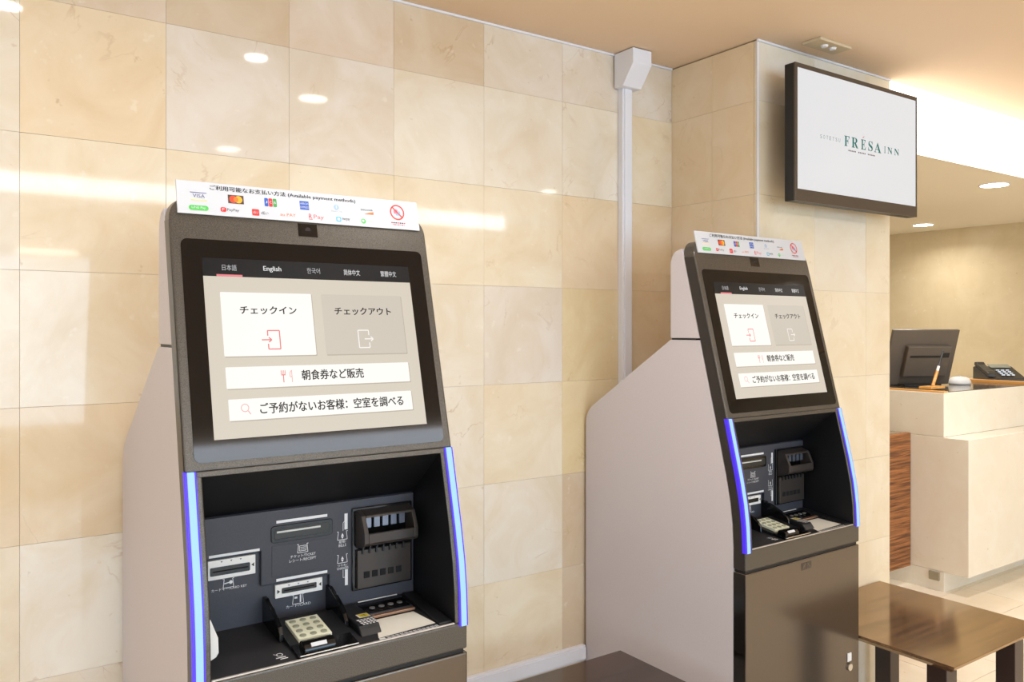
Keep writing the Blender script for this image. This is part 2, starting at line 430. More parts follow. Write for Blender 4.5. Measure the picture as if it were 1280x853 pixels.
lobby = [(0.15, -0.66, .035, 'nearest the marble wall at the left edge'), (0.88, -0.71, .036, 'above the left machine, close to the wall'), (1.23, -1.09, .055, 'wider one just in front of the left machine'),
         (1.22, -2.26, .055, 'over the middle of the lobby'), (3.41, -2.38, .055, 'in front of the pillar and television'),
         (-1.4, -0.9, .055, 'added unseen left of the viewer near the marble wall'), (-1.6, -2.3, .055, 'added unseen left of the viewer mid lobby'),  # unseen lamps added to light the left of the lobby
         (4.25, -1.75, .055, 'before the reception desk'), (4.7, -2.9, .055, 'added unseen before reception, further from the desk'), (-3.2, -1.4, .055, 'added unseen at the far left end')]  # first read off the television's shadow, other two added for light
for x, y, r, where in lobby:
    downlight(x, y, CEIL, r, LAMP_W * (0.5 if r < .05 else 0.35 if x < 0 else 1.9 if x > 3 else 1.0), 'small round recessed ceiling lamp ' + where, 'lobby downlights')
for x, y, where in ((4.18, -0.166, 'nearer the glowing fascia'), (5.43, 0.868, 'close to the far stone wall'), (4.3, 1.2, 'added unseen behind the pillar over the desk')):  # last one is an added lamp, hidden by the pillar
    downlight(x, y, LOW, 0.06, LAMP_W * (0.9 if x > 5 else 1.9), 'round recessed lamp in the low reception ceiling ' + where, 'reception downlights')

# slim lamp over the invented glazing, mirrored in the polished wall
lb = empty('linear_wall_lamp', (0.87, -7.5, 2.16)); tag(lb, 'slim horizontal wall lamp above the invented glazing', 'wall lamp')
box('housing', M_TRIMW, -0.30, 0.30, 0.0006, 0.03, -0.03, 0.03, lb, 0.003)
box('tube', mat('tube_glow', (250, 250, 250), 0.4, emit=(255, 248, 238), es=14.0), -0.28, 0.28, 0.0305, 0.05, -0.02, 0.02, lb, 0.003)

# small detector plate on the ceiling above the television
det = empty('ceiling_detector', (2.385, -0.475, CEIL)); tag(det, 'small beige detector plate on the ceiling above the television', 'detector')
box('plate', mat('detector_beige', (206, 188, 158), 0.6), -0.085, 0.085, -0.035, 0.035, -0.010, -0.0005, det, 0.002)
for s in (-1, 1):
    m = MB(); m.cyl((s * 0.022, -0.005, -0.016), 0.009, 0.013, 0.006, n=16); m.build('sensor', M_TRIMW, det)

# ------------------------------------------------------------------ white cable trunking
tr = empty('cable_trunking', (1.915, 0, 0)); tag(tr, 'white vertical cable trunking with a sloped cap at the ceiling', 'cable trunking')
b = MB(); b.box(-0.021, 0.023, -0.026, -0.0006, 1.17, 2.23); b.build('duct', M_TRIMW, tr, 0.002)
box('cover', M_TRIMW, -0.014, 0.016, -0.030, -0.0262, 1.17, 2.23, tr, 0.001)
b = MB(); b.prism([(-0.007, 2.208), (-0.05, 2.208), (-0.10, 2.275), (-0.10, 2.324), (-0.007, 2.324)], -0.042, 0.042, 0)
b.build('cap', M_TRIMW, tr, 0.002)
ht = empty('floor_trunking', (1.3075, 0, 0.3)); tag(ht, 'low white horizontal cable trunking along the wall between the machines', 'cable trunking')
box('duct', M_TRIMW, -0.43, 0.43, -0.018, -0.0006, 0.0, 0.05, ht, 0.002)
box('cover', M_TRIMW, -0.43, 0.43, -0.021, -0.0182, 0.006, 0.044, ht, 0.001)

# ------------------------------------------------------------------ self check-in machines
def fv(z):
    """depth of the front face at height z"""
    if z >= 1.146: return 0.0754 + (z - 1.198) * 0.2548
    tab = [(0.0, 0.0), (0.80, 0.0), (0.863, 0.003), (0.924, 0.0105), (0.993, 0.0245), (1.079, 0.0455), (1.146, 0.0622)]
    for (a, va), (b_, vb) in zip(tab, tab[1:]):
        if z <= b_: return va + (vb - va) * (z - a) / (b_ - a)
W = 0.267
T = 0.040
def strip(mb, u0, u1, zs, back, off=0.0):
    """curved plate between u0 and u1 that follows the front profile, thickness back"""
    vs = []; n = len(zs)
    for z in zs:
        f = fv(z) + off; vs += [(u0, f, z), (u1, f, z), (u1, f + back, z), (u0, f + back, z)]
    fs = [(0, 1, 2, 3), tuple((n - 1) * 4 + i for i in (3, 2, 1, 0))]
    for i in range(n - 1):
        for k in range(4): fs.append((i * 4 + k, i * 4 + (k + 1) % 4, (i + 1) * 4 + (k + 1) % 4, (i + 1) * 4 + k))
    mb.add(vs, fs)
def plate(mb, pts, off, back):
    """flat outline (u, z) on the sloping upper front"""
    n = len(pts)
    vs = [(u, fv(z) + off, z) for u, z in pts] + [(u, fv(z) + off + back, z) for u, z in pts]
    mb.add(vs, [tuple(range(n)), tuple(range(2 * n - 1, n - 1, -1))] + [(i, n + i, n + (i + 1) % n, (i + 1) % n) for i in range(n)])

def emat(name, rgb, es=1.0):
    return mat('screen_' + name, (6, 6, 6), 0.3, emit=rgb, es=es, spec=0.25)

def make_kiosk():
    root = empty('check_in_kiosk')
    # --- shell
    prof = [(T + 0.002, 0.0), (0.648, 0.0)]
    zc = [(0.648, 1.085), (0.645, 1.103), (0.637, 1.119), (0.624, 1.134), (0.607, 1.1465)]
    prof += zc + [(0.271, 1.3605), (fv(1.3605) + T + 0.002, 1.3605)]
    prof += [(fv(z) + T + 0.002, z) for z in (1.25, 1.146, 1.079, 0.993, 0.924, 0.863, 0.80)]
    for s in (-1, 1):
        b = MB(); b.prism(prof, *sorted((s * W, s * 0.2395)), 0); body = b.build('side_panel', M_SHELL, root, 0.0015)
    core = [(T + 0.002, 0.0)] + prof[1:-7] + [(fv(1.15) + T + 0.002, 1.15), (0.195, 1.046), (0.195, 0.784), (T + 0.002, 0.784)]
    b = MB(); b.prism(core, -0.2394, 0.2394, 0); body = b.build('body_core', M_SHELL, root)
    up = [(fv(1.366) + T + 0.002, 1.366), (0.271, 1.366), (0.271, 1.585), (0.266, 1.603), (0.254, 1.617), (0.232, 1.624), (fv(1.624) + T + 0.002, 1.624)]
    b = MB(); b.prism(up, -W + 0.001, W - 0.001, 0); cov = b.build('upper_cover', M_SHELL, root, 0.0015)
    b = MB(); b.box(-W + 0.004, W - 0.004, fv(1.36) + 0.06, 0.268, 1.3600, 1.3662); b.build('seam_gasket', M_BLACKM, body)
    b = MB(); b.cyl((-W + 0.03, 0.271, 1.600), 0.006, 0.006, 0.012, axis=1, n=12); b.build('cover_screw', M_DKGREY, cov)
    # --- bronze front frame
    b = MB()
    r = 0.045
    pts = [(W - 0.0005, 1.146)] + [(W - r + r * math.cos(a), 1.645 - r + r * math.sin(a)) for a in [math.radians(9 * i) for i in range(11)]]
    pts += [(-u, z) for u, z in pts[::-1]]
    plate(b, pts, 0.0, T)
    b.build('screen_housing', M_FRAME, root, 0.004, 3)
    b = MB()
    zs = [0.80, 0.83, 0.863, 0.893, 0.924, 0.958, 0.993, 1.036, 1.079, 1.112, 1.1455]
    for s in (-1, 1):
        b = MB(); strip(b, *sorted((s * 0.2385, s * W)), zs, T); b.build('side_rail', M_FRAME, root, 0.0025)
    b = MB(); strip(b, -W, W, [0.7455, 0.7995], T); b.build('front_sill', M_FRAME, root, 0.004, 3)
    b = MB(); b.box(-0.2375, 0.2375, 0.001, 0.006, 0.7995, 0.8025); b.build('sill_edge', M_ALU, root, 0.0008)
    b = MB(); strip(b, -0.2475, 0.2475, [1.137, 1.1465], 0.03, -0.0015); b.build('opening_trim', M_FRAME, root, 0.0012)
    # --- LED strips
    zl = [0.7935 + (1.147 - 0.7935) * i / 22 for i in range(23)]
    for s in (-1, 1):
        m = MB(); strip(m, s * 0.2575 - 0.0060, s * 0.2575 + 0.0060, zl, 0.006, -0.0045); led = m.build('led_strip', M_LEDC, root, 0.0012)
        m = MB()
        for e0, e1 in ((-0.0098, -0.0062), (0.0062, 0.0092)):
            m = MB(); strip(m, s * 0.2575 + e0, s * 0.2575 + e1, zl, 0.004, -0.0028); m.build('painted_halo', M_LEDHALO, led)  # glowing borders stand in for the violet bloom around the strip
        m = MB(); vs = []
        for q in zl: vs += [(s * (W + 0.0007), fv(q) + 0.001, q), (s * (W + 0.0007), fv(q) + 0.011, q), (s * (W - 0.002), fv(q) + 0.011, q), (s * (W - 0.002), fv(q) + 0.001, q)]
        m.add(vs, [(4 * i + k, 4 * i + (k + 1) % 4, 4 * i + 4 + (k + 1) % 4, 4 * i + 4 + k) for i in range(len(zl) - 1) for k in range(4)] + [(0, 1, 2, 3), tuple(len(vs) - 4 + k for k in range(4))])
        m.build('painted_side_spill', mat('led_spill_paint', (20, 10, 60), 0.4, emit=(66, 36, 214), es=1.2), led)  # added glowing strip stands in for violet light spilt on the side
        led['label'] = 'glowing blue-white light strip'
    # --- display
    b = MB(); plate(b, round_rect(-0.250, 0.250, 1.1605, 1.563, 0.012), -0.0012, 0.004)
    b.build('screen_glass', M_GLASS, root)
    b = MB(); plate(b, [(-0.214, 1.198), (0.214, 1.198), (0.214, 1.4935), (-0.214, 1.4935)], -0.0016, 0.0004)
    disp = b.build('display', emat('greige', (218, 208, 192)), root); disp['label'] = 'lit touch display with check-in menu'
    b = MB(); plate(b, [(-0.214, 1.4937), (0.214, 1.4937), (0.214, 1.528), (-0.214, 1.528)], -0.0016, 0.0004)
    b.build('header_bar', emat('navy', (22, 23, 26)), disp)
    W_, K_, P_ = emat('white', (255, 252, 246)), emat('black', (34, 34, 36)), emat('pink', (236, 126, 128))
    G2_ = emat('card_grey', (209, 200, 186)); SH = emat('card_shadow', (190, 180, 164)); LW = emat('soft_white', (248, 244, 238))
    PK = emat('light_pink', (240, 178, 176))
    for (u0, u1, z0, z1, mm) in ((-0.186, -0.010, 1.3445, 1.464, W_), (0.0105, 0.187, 1.3445, 1.464, G2_), (-0.186, 0.187, 1.286, 1.325, W_), (-0.185, 0.186, 1.229, 1.267, W_)):
        b = MB(); plate(b, round_rect(u0 + .0012, u1 + .0018, z0 - .0022, z1 - .001, 0.0015, 2), -0.0018, 0.0002); b.build('button_shade', SH, disp)
        b = MB(); plate(b, round_rect(u0, u1, z0, z1, 0.0015, 2), -0.0021, 0.0003); b.build('menu_button', mm, disp)
    p = Print(lambda a, c, lf: (a, fv(c) - 0.0024 - lf, c))
    HD = emat('header_text', (236, 236, 236)); HG = emat('header_grey', (196, 196, 198))
    p.text('日本語', -0.179, -0.152, 1.505, 1.5165, HG)
    p.build('tab_caption', disp)
    p.text('English', -0.101, -0.066, 1.5045, 1.5165, HD); p.text('English', -0.1006, -0.0656, 1.5045, 1.5165, HD)
    p.build('tab_caption', disp)
    p.text('한국어', -0.0135, 0.0135, 1.505, 1.5165, HG)
    p.build('tab_caption', disp)
    p.text('简体中文', 0.0645, 0.1, 1.5045, 1.5165, HD)
    p.build('tab_caption', disp)
    p.text('繁體中文', 0.147, 0.183, 1.5045, 1.5165, HD)
    p.build('tab_caption', disp)
    p.rect(-0.190, -0.142, 1.4935, 1.4975, emat('tab_pink', (238, 134, 140)))
    p.build('tab_underline', disp)
    def bold(st, a0, a1, b0, b1, m, d=0.0009):
        b0 -= 0.0008; b1 += 0.0008; p.lift = 0.0001; p.text(st, a0 + d / 2, a1 + d / 2, b0 - 0.0005, b1 - 0.0005, m)
        p.lift = 0
        p.text(st, a0, a1, b0, b1, m); p.lift = 0.00005; p.text(st, a0 + d, a1 + d, b0, b1, m); p.lift = 0
    bold('チェックイン', -0.152, -0.043, 1.424, 1.4375, K_)
    p.build('button_caption', disp)
    bold('チェックアウト', 0.036, 0.160, 1.424, 1.4375, K_)
    p.build('button_caption', disp)
    bold('朝食券など販売', -0.044, 0.084, 1.298, 1.3155, K_)
    p.build('button_caption', disp)
    bold('ご予約がないお客様：空室を調べる', -0.129, 0.165, 1.2395, 1.2575, K_)
    p.build('button_caption', disp)
    def door_icon(u, m, out):
        z = 1.3745; h = 0.0175; t = 0.0022
        if out:
            p.path([(u + .007, z + h - .010), (u + .007, z + h), (u - .016, z + h), (u - .016, z - h), (u + .007, z - h), (u + .007, z - h + .010)], t, m)
            p.line((u - .003, z), (u + .015, z), t, m); p.path([(u + .0105, z + .0045), (u + .016, z), (u + .0105, z - .0045)], t, m)
        else:
            p.path([(u - .006, z + h - .010), (u - .006, z + h), (u + .017, z + h), (u + .017, z - h), (u - .006, z - h), (u - .006, z - h + .010)], t, m)
            p.line((u - .018, z), (u, z), t, m); p.path([(u - .0045, z + .0045), (u + .001, z), (u - .0045, z - .0045)], t, m)
    door_icon(-0.097, P_, False); p.build('door_icon', disp)
    door_icon(0.098, LW, True); p.build('door_icon', disp)
    for dx in (-.004, -.0013, .0013, .004): p.line((-0.0795 + dx, 1.3165), (-0.0795 + dx, 1.309), .0011, P_)
    p.line((-0.0835, 1.308), (-0.0755, 1.308), .0018, P_); p.line((-0.0795, 1.309), (-0.0795, 1.294), .0018, P_)
    p.build('fork_icon', disp)
    p.path([(-0.063, 1.294), (-0.063, 1.3165), (-0.0665, 1.312), (-0.0665, 1.304), (-0.063, 1.304)], .0014, PK)
    p.build('knife_icon', disp)
    p.ring(-0.156, 1.251, .0075, .0015, PK); p.line((-0.1505, 1.2455), (-0.146, 1.239), .0018, PK)
    p.build('magnifier_icon', disp)
    # camera window
    b = MB(); plate(b, [(-0.023, 1.581), (0.017, 1.581), (0.017, 1.607), (-0.023, 1.607)], -0.0010, 0.002); cw = b.build('camera_window', M_BLACK, root)
    b = MB(); b.cyl((-0.003, fv(1.594) - 0.0014, 1.594), 0.006, 0.006, 0.0006, axis=1, n=18); b.build('lens', mat('lens_dark', (38, 30, 36), 0.05), cw)
    # --- payment sign
    b = MB(); plate(b, [(-0.2525, 1.6105), (0.2525, 1.6105), (0.2525, 1.674), (-0.2525, 1.674)], -0.0045, 0.0042)
    sg = b.build('payment_sign', M_SIGN, root); sg['label'] = 'white strip sign listing payment methods'
    p = Print(lambda a, c, lf: (a, fv(c) - 0.0048 - lf, c))
    def ink(n, c): return mat('ink_' + n, c, 0.6)
    NV, RD, OR, YL, GR, BL, GY, LB, DK = ink('navy', (52, 58, 130)), ink('red', (222, 52, 48)), ink('orange', (236, 124, 60)), ink('yellow', (246, 196, 60)), ink('green', (92, 196, 92)), ink('blue', (46, 92, 186)), ink('grey', (160, 166, 170)), ink('light_blue', (104, 186, 216)), ink('dark', (30, 28, 30))
    p.text('ご利用可能なお支払い方法 (Available payment methods)', -0.192, 0.106, 1.6585, 1.6695, DK); p.text('ご利用可能なお支払い方法 (Available payment methods)', -0.1914, 0.1066, 1.6583, 1.6693, DK)
    p.lift = 0.0001
    p.build('sign_heading', sg)
    u = -0.213
    p.rect(u - .0155, u + .0145, 1.6515, 1.6528, NV); p.text('VISA', u - .011, u + .011, 1.6425, 1.6495, NV); p.rect(u - .0145, u + .0145, 1.6365, 1.6388, ink('pale_yellow', (248, 220, 150)))
    p.build('payment_logo', sg)
    u = -0.144
    p.rect(u - .0150, u + .0150, 1.6365, 1.6535, ink('card_dark', (78, 58, 50))); p.lift = .0002
    p.disc(u - .005, 1.645, .0073, ink('mc_red', (236, 72, 40))); p.lift = .0003; p.disc(u + .005, 1.645, .0073, ink('mc_yellow', (250, 172, 40))); p.lift = .0004
    p.disc(u, 1.645, .0048, ink('mc_orange', (244, 122, 40)), sy=1.05, n=12); p.lift = .0001
    p.build('payment_logo', sg)
    u = -0.076
    for k, (cc, ch) in enumerate(((BL, 'J'), (RD, 'C'), (ink('leaf', (70, 160, 76)), 'B'))):
        p.lift = .0001; p.rrect(u - .0125 + k * .0085, u - .005 + k * .0085, 1.6365, 1.6535, .002, cc)
        p.lift = .0003; p.text(ch, u - .0108 + k * .0085, u - .0067 + k * .0085, 1.6428, 1.6478, M_SIGN)
    p.lift = .0001
    p.build('payment_logo', sg)
    u = -0.007
    p.rect(u - .0095, u + .0095, 1.636, 1.654, BL); p.lift = .0003
    p.text('AMERICAN', u - .0085, u + .0085, 1.6465, 1.651, M_SIGN); p.text('EXPRESS', u - .0085, u + .0085, 1.639, 1.6435, M_SIGN); p.lift = .0001
    p.build('payment_logo', sg)
    u = 0.062
    p.disc(u, 1.6475, .0058, ink('pale_blue', (160, 188, 212))); p.lift = .0002; p.rect(u - .0010, u + .0010, 1.644, 1.651, M_SIGN); p.lift = .0001
    p.text('Diners Club', u - .0120, u + .0120, 1.6370, 1.6405, GY)
    p.build('payment_logo', sg)
    u = 0.131
    p.text('DISCOVER', u - .0140, u + .0130, 1.6450, 1.6485, DK); p.poly([(u - .008, 1.6375), (u + .0145, 1.6375), (u + .0145, 1.6435), (u + .004, 1.6415)], OR)
    z0, z1 = 1.6185, 1.6270
    p.build('payment_logo', sg)
    u = -0.214
    p.rrect(u - .0185, u + .0175, 1.6175, 1.6275, .0048, GR); p.lift = .0002; p.text('LINE Pay', u - .013, u + .012, 1.6198, 1.6256, M_SIGN); p.lift = .0001
    p.build('payment_logo', sg)
    u = -0.157
    p.rrect(u - .0175, u - .0065, z0, z1 + .0005, .003, RD); p.lift = .0002; p.text('P', u - .0145, u - .0100, 1.6205, 1.6258, M_SIGN); p.lift = .0001; p.text('PayPay', u - .005, u + .0175, 1.6195, 1.6262, DK)
    p.build('payment_logo', sg)
    u = -0.099
    p.rrect(u - .0155, u - .0015, 1.6160, 1.6290, .002, RD); p.lift = .0002; p.text('d払い', u - .0135, u - .0035, 1.6200, 1.6255, M_SIGN); p.lift = .0001; p.text('d払い', u + .002, u + .0165, 1.6192, 1.6262, DK)
    p.build('payment_logo', sg)
    u = -0.042
    p.text('au PAY', u - .0165, u + .0150, 1.6195, 1.6258, OR)
    p.build('payment_logo', sg)
    u = 0.016
    p.text('R', u - .0155, u - .0085, 1.6185, 1.6285, RD); p.rect(u - .0158, u - .0082, 1.6165, 1.6175, RD); p.text('Pay', u - .0055, u + .0165, 1.6165, 1.6275, ink('pink', (232, 110, 110)))
    p.build('payment_logo', sg)
    u = 0.073
    p.rrect(u - .0140, u - .0030, 1.6168, 1.6272, .002, LB); p.lift = .0002; p.rrect(u - .0115, u - .0055, 1.6192, 1.6248, .001, M_SIGN); p.lift = .0001; p.text('merpay', u - .0005, u + .0165, 1.6190, 1.6255, DK)
    p.build('payment_logo', sg)
    u = 0.129
    p.disc(u - .009, 1.622, .0055, GR); p.lift = .0002; p.disc(u - .0095, 1.6228, .0026, M_SIGN, 10); p.lift = .0001; p.text('WeChat Pay', u - .002, u + .0165, 1.6198, 1.6245, ink('pale_green', (170, 210, 172)))
    p.build('payment_logo', sg)
    u, z = 0.202, 1.6475
    p.disc(u - .002, z + .001, .0078, ink('pale_pink', (240, 170, 186)), 4); p.lift = .0002
    p.rect(u - .004, u + .008, z - .007, z + .003, ink('sky', (130, 186, 222))); p.lift = .0003; p.rect(u - .008, u + .001, z - .003, z + .006, ink('rose', (228, 120, 140))); p.lift = .0004
    p.ring(u, z, .0172, .0030, ink('stop_red', (226, 72, 60))); p.line((u - .0115, z + .0115), (u + .0115, z - .0115), .003, ink('stop_red', (226, 72, 60)))
    p.build('prohibition_mark', sg)
    for k in range(7):
        p.rect(u - .0170 + k * .005, u - .0135 + k * .005, 1.6228, 1.6252, DK if k % 3 else RD); p.rect(u - .0145 + k * .0045, u - .0115 + k * .0045, 1.6186, 1.6208, RD if k % 2 else GY)
    p.build('small_print', sg)
    # --- lower cabinet
    b = MB(); b.box(-W + 0.001, W - 0.001, 0.0, T, 0.02, 0.7375); door = b.build('cabinet_door', M_DOOR, root, 0.003, 3)
    b = MB(); b.box(-W + 0.006, W - 0.006, 0.006, T + 0.002, 0.7375, 0.7455); b.build('shadow_gap', M_BLACKM, root)
    b = MB(); b.box(-W + 0.01, W - 0.01, 0.02, T + 0.002, 0.0, 0.02); b.build('plinth', M_BLACKM, root)
    for s in (-1, 1):
        b = MB(); b.box(s * (W + 0.0002) - 0.0004, s * (W + 0.0002) + 0.0004, 0.003, T - 0.0005, 0.022, 0.7365)
        b.build('door_side_band', M_BLACK, door)
    for s in (-1, 1):
        b = MB(); vs = []; zz = [0.7475, 0.80, 0.863, 0.924, 0.993, 1.079, 1.146, 1.55, 1.598]
        for q in zz: vs += [(s * (W + 0.0004), fv(q) + 0.004, q), (s * (W + 0.0004), fv(q) + T - 0.001, q)]
        b.add(vs, [(2 * i, 2 * i + 1, 2 * i + 3, 2 * i + 2) for i in range(len(zz) - 1)])
        b.build('frame_side_band', mat('side_band_dark', (40, 34, 32), 0.3), root)
    p = Print(lambda a, c, lf: (a, -0.0006 - lf, c)); SK = mat('sticker_brown', (74, 62, 52), 0.5)
    p.rect(-0.022, -0.001, 0.707, 0.7275, SK); p.rect(0.001, 0.024, 0.708, 0.7275, SK); p.lift = .0002
    p.line((-0.0185, 0.710), (-0.0045, 0.724), .003, M_DOOR); p.line((0.005, 0.724), (0.020, 0.711), .003, M_DOOR)
    p.build('sticker', door)
    b = MB(); b.cyl((0.213, -0.006, 0.378), 0.011, 0.011, 0.0058, axis=1, n=20); lk = b.build('door_lock', M_CHROME, door, 0.001)
    box('key_tag', M_WHITEPL, 0.203, 0.222, -0.003, -0.0004, 0.395, 0.4195, door, 0.0005)
    # --- pay recess
    PV, PT, SH0, SH1 = 0.185, 1.037, 0.800, 0.8175
    def recess_wall(name, vs):
        n = len(vs); b = MB(); b.add(vs, [tuple(range(n))]); return b.build(name, M_RECESS, root)
    recess_wall('recess_ceiling', [(-0.2385, fv(1.1385) + 0.001, 1.1385), (0.2385, fv(1.1385) + 0.001, 1.1385), (0.2385, PV, PT), (-0.2385, PV, PT)])
    for s in (-1, 1):
        zz = [0.80, 0.863, 0.924, 0.993, 1.079, 1.1385]
        recess_wall('recess_side', [(s * 0.2384, fv(q) + 0.002, q) for q in zz] + [(s * 0.2384, PV, PT), (s * 0.2384, PV, SH1)])
    b = MB(); b.box(-0.2385, 0.2385, PV, PV + 0.004, SH1 - 0.01, PT); panel = b.build('device_panel', M_PANEL, root)
    b = MB(); b.prism([(0.006, SH0), (PV, SH1), (PV, SH1 - 0.01), (0.006, SH0 - 0.01)], -0.2385, 0.2385, 0); shelf = b.build('shelf', M_SHELF, root)
    FPV = PV - 0.010
    b = MB(); b.prism([(-0.237, 1.0365), (-0.237, 0.960), (-0.098, 0.960), (-0.098, 0.891), (0.043, 0.891), (0.043, 0.8185), (0.237, 0.8185), (0.237, 1.0365)], FPV, PV + 0.001, 1)
    b.build('raised_plate', M_PANEL, panel, 0.002)
    def pm(v): return lambda a, c, lf: (a, v - 0.0004 - lf, c)
    # ticket slot
    b = MB(); b.prism(round_rect(-0.079, 0.049, 0.972, 1.0055, 0.006), FPV - 0.0025, FPV + 0.001, 1); ts = b.build('ticket_slot', M_BLACK, panel, 0.001)
    b = MB(); b.prism(round_rect(-0.073, 0.042, 0.9785, 0.9985, 0.005), FPV - 0.0035, FPV - 0.001, 1); b.build('slot_lip', mat('slot_green_black', (42, 43, 41), 0.35), panel, 0.001)
    b = MB(); b.box(-0.068, 0.022, FPV - 0.0046, FPV - 0.003, 0.9915, 0.9950); b.build('slot_light', mat('slot_light', (200, 202, 196), 0.4), panel)
    b = MB(); b.prism(round_rect(-0.077, 0.050, 0.905, 0.966, 0.002, 2), FPV - 0.0012, FPV + 0.0005, 1); b.build('ticket_cover', M_PANEL, panel, 0.0005)
    # card key and card readers
    for nm, (u0, u1, z0, z1), (s0, s1, t0, t1), v in (('key_reader', (-0.198, -0.108, 0.918, 0.955), (-0.194, -0.119, 0.926, 0.942), PV), ('card_reader', (-0.069, 0.029, 0.8605, 0.887), (-0.056, 0.016, 0.8685, 0.8795), PV)):
        b = MB(); b.box(u0, u1, v - 0.007, v, z0, z1); b.build(nm, M_WHITEPL, panel, 0.001)
        b = MB(); b.prism(round_rect(s0, s1, t0, t1, 0.002, 2), v - 0.0085, v - 0.0065, 1); b.build('slot_mouth', M_BLACK, panel)
        b = MB(); b.box(s0 + .004, s1 - .004, v - 0.0090, v - 0.0083, (t0 + t1) / 2 - .0012, (t0 + t1) / 2 + .0012); b.build('slot_opening', mat('pit_black', (3, 3, 3), 0.8), panel)
        p = Print(pm(v - 0.0075)); 
        for k in range(3): p.poly([(u0 + (u1 - u0) * (0.28 + .2 * k) + dx, z1 - dz) for dx, dz in ((-.0018, .0028), (.0018, .0028), (0, .0056))], M_DKGREY)
        zc_ = (z0 + z1) / 2
        p.poly([(u1 - .003, zc_ + .004), (u1 - .003, zc_ - .004), (u1 - .0085, zc_)], M_DKGREY)
        if nm == 'card_reader': p.poly([(u0 + .004, zc_ + .004), (u0 + .004, zc_ - .004), (u0 + .0095, zc_)], M_DKGREY)
        p.build('reader_marks', panel)
    p = Print(pm(FPV))
    p.rect(-0.197, -0.101, 0.9615, 0.9665, M_INK_W); p.rect(-0.068, 0.038, 1.0100, 1.0155, M_INK_W); p.rect(-0.068, 0.038, 0.8950, 0.9005, M_INK_W)
    p.rect(0.0755, 0.0825, 0.978, 1.011, M_INK_W); p.rect(0.0765, 0.0830, 0.862, 0.895, M_INK_W)
    def icon(u, z, w=.0235, h=.017):
        p.path([(u - w / 2, z + h / 2), (u - w / 2 + .003, z + h / 2), (u - w / 2 + .001, z - h / 2), (u + w / 2 - .001, z - h / 2), (u + w / 2 - .003, z + h / 2), (u + w / 2, z + h / 2)], .0011, M_INK_W)
    def icon_ticket(u, z):
        icon(u, z); p.path([(u - .007, z + .005), (u + .007, z + .005), (u + .007, z - .005), (u - .007, z - .005), (u - .007, z + .005)], .001, M_INK_W)
        for k in (-1, 1): p.line((u - .005, z + k * .0018), (u + .005, z + k * .0018), .001, M_INK_W)
    p.lift = .0014; icon_ticket(-0.0145, 0.954)
    p.text('チケット/TICKET', -0.040, 0.0125, 0.9365, 0.9425, M_INK_W); p.text('レシート/RECEIPT', -0.042, 0.0135, 0.9285, 0.9345, M_INK_W)
    p.lift = 0
    for z, up_ in ((0.9665, 1), (0.9185, -1)):
        icon(0.071, z, .0235, .017)
        p.poly([(0.071 - .003, z - .001), (0.071 + .003, z - .001), (0.071, z + .005)], M_INK_W); p.poly([(0.071 - .003, z - .002), (0.071 + .003, z - .002), (0.071, z - .007)], M_INK_W)
    p.text('紙幣/', 0.0635, 0.0785, 0.9505, 0.9565, M_INK_W); p.text('BILLS', 0.0630, 0.0790, 0.9435, 0.9490, M_INK_W)
    p.text('つり札/', 0.0600, 0.0820, 0.9025, 0.9075, M_INK_W); p.text('CHANGES', 0.0590, 0.0840, 0.8962, 0.9012, M_INK_W)
    p.line((0.0725, 0.976), (0.0725, 0.992), .0009, M_INK_W); p.line((0.0725, 0.992), (0.0757, 0.996), .0009, M_INK_W); p.path([(0.0725, 0.895), (0.0725, 0.879), (0.0765, 0.879)], .0009, M_INK_W)
    tag(p.build('plate_lettering', panel), kind='stuff')
    p = Print(pm(PV))
    icon(-0.158, 0.9065, .022, .017); p.disc(-0.1535, 0.9075, .0035, M_INK_W, 12); p.line((-0.166, 0.9060), (-0.156, 0.9075), .002, M_INK_W)
    p.text('カードキー/CARD KEY', -0.190, -0.123, 0.8935, 0.8990, M_INK_W)
    icon(-0.020, 0.8495, .025, .018); p.rect(-0.0275, -0.0215, 0.851, 0.855, M_INK_W); p.rect(-0.0165, -0.0135, 0.8425, 0.858, M_INK_W)
    p.text('カード/CARD', -0.045, 0.0065, 0.8345, 0.8402, M_INK_W)
    tag(p.build('panel_lettering', panel), kind='stuff')
    # bill unit
    b = MB(); b.box(0.091, 0.230, FPV - 0.006, FPV, 0.8475, 1.0205); bu = b.build('bill_unit_base', M_BLACK, panel, 0.002)
    b = MB()   # upper hood, open mouth towards the user
    v1, v0 = FPV - 0.004, FPV - 0.048
    sidep = [(v1, 1.0165), (v1, 0.936), (v0 + 0.004, 0.948), (v0, 0.954), (v0, 0.974), (v0 + 0.016, 1.008)]
    for u0, u1 in ((0.099, 0.109), (0.214, 0.223)): b.prism(sidep, u0, u1, 0)
    b.prism([(v1, 1.0165), (v0 + 0.016, 1.008), (v0 + 0.014, 1.003), (v1, 1.0075)], 0.109, 0.214, 0)
    b.prism([(v1, 0.936), (v0 + 0.004, 0.948), (v0, 0.954), (v0, 0.9725), (v0 + 0.006, 0.9725), (v1, 0.960)], 0.109, 0.214, 0)
    b.build('bill_hood', M_BILL, panel, 0.0012)
    for k in range(5):
        b = MB(); b.box(0.113 + k * 0.0195, 0.126 + k * 0.0195, v1 - 0.018, v1 - 0.010, 0.980, 1.003); b.build('bill_guide', mat('guide_steel', (126, 132, 146), 0.25, 0.7), panel)
    b = MB(); b.box(0.099, 0.223, FPV - 0.014, FPV - 0.004, 0.8525, 0.933); b.build('bill_outlet', M_BILL, panel, 0.0015)
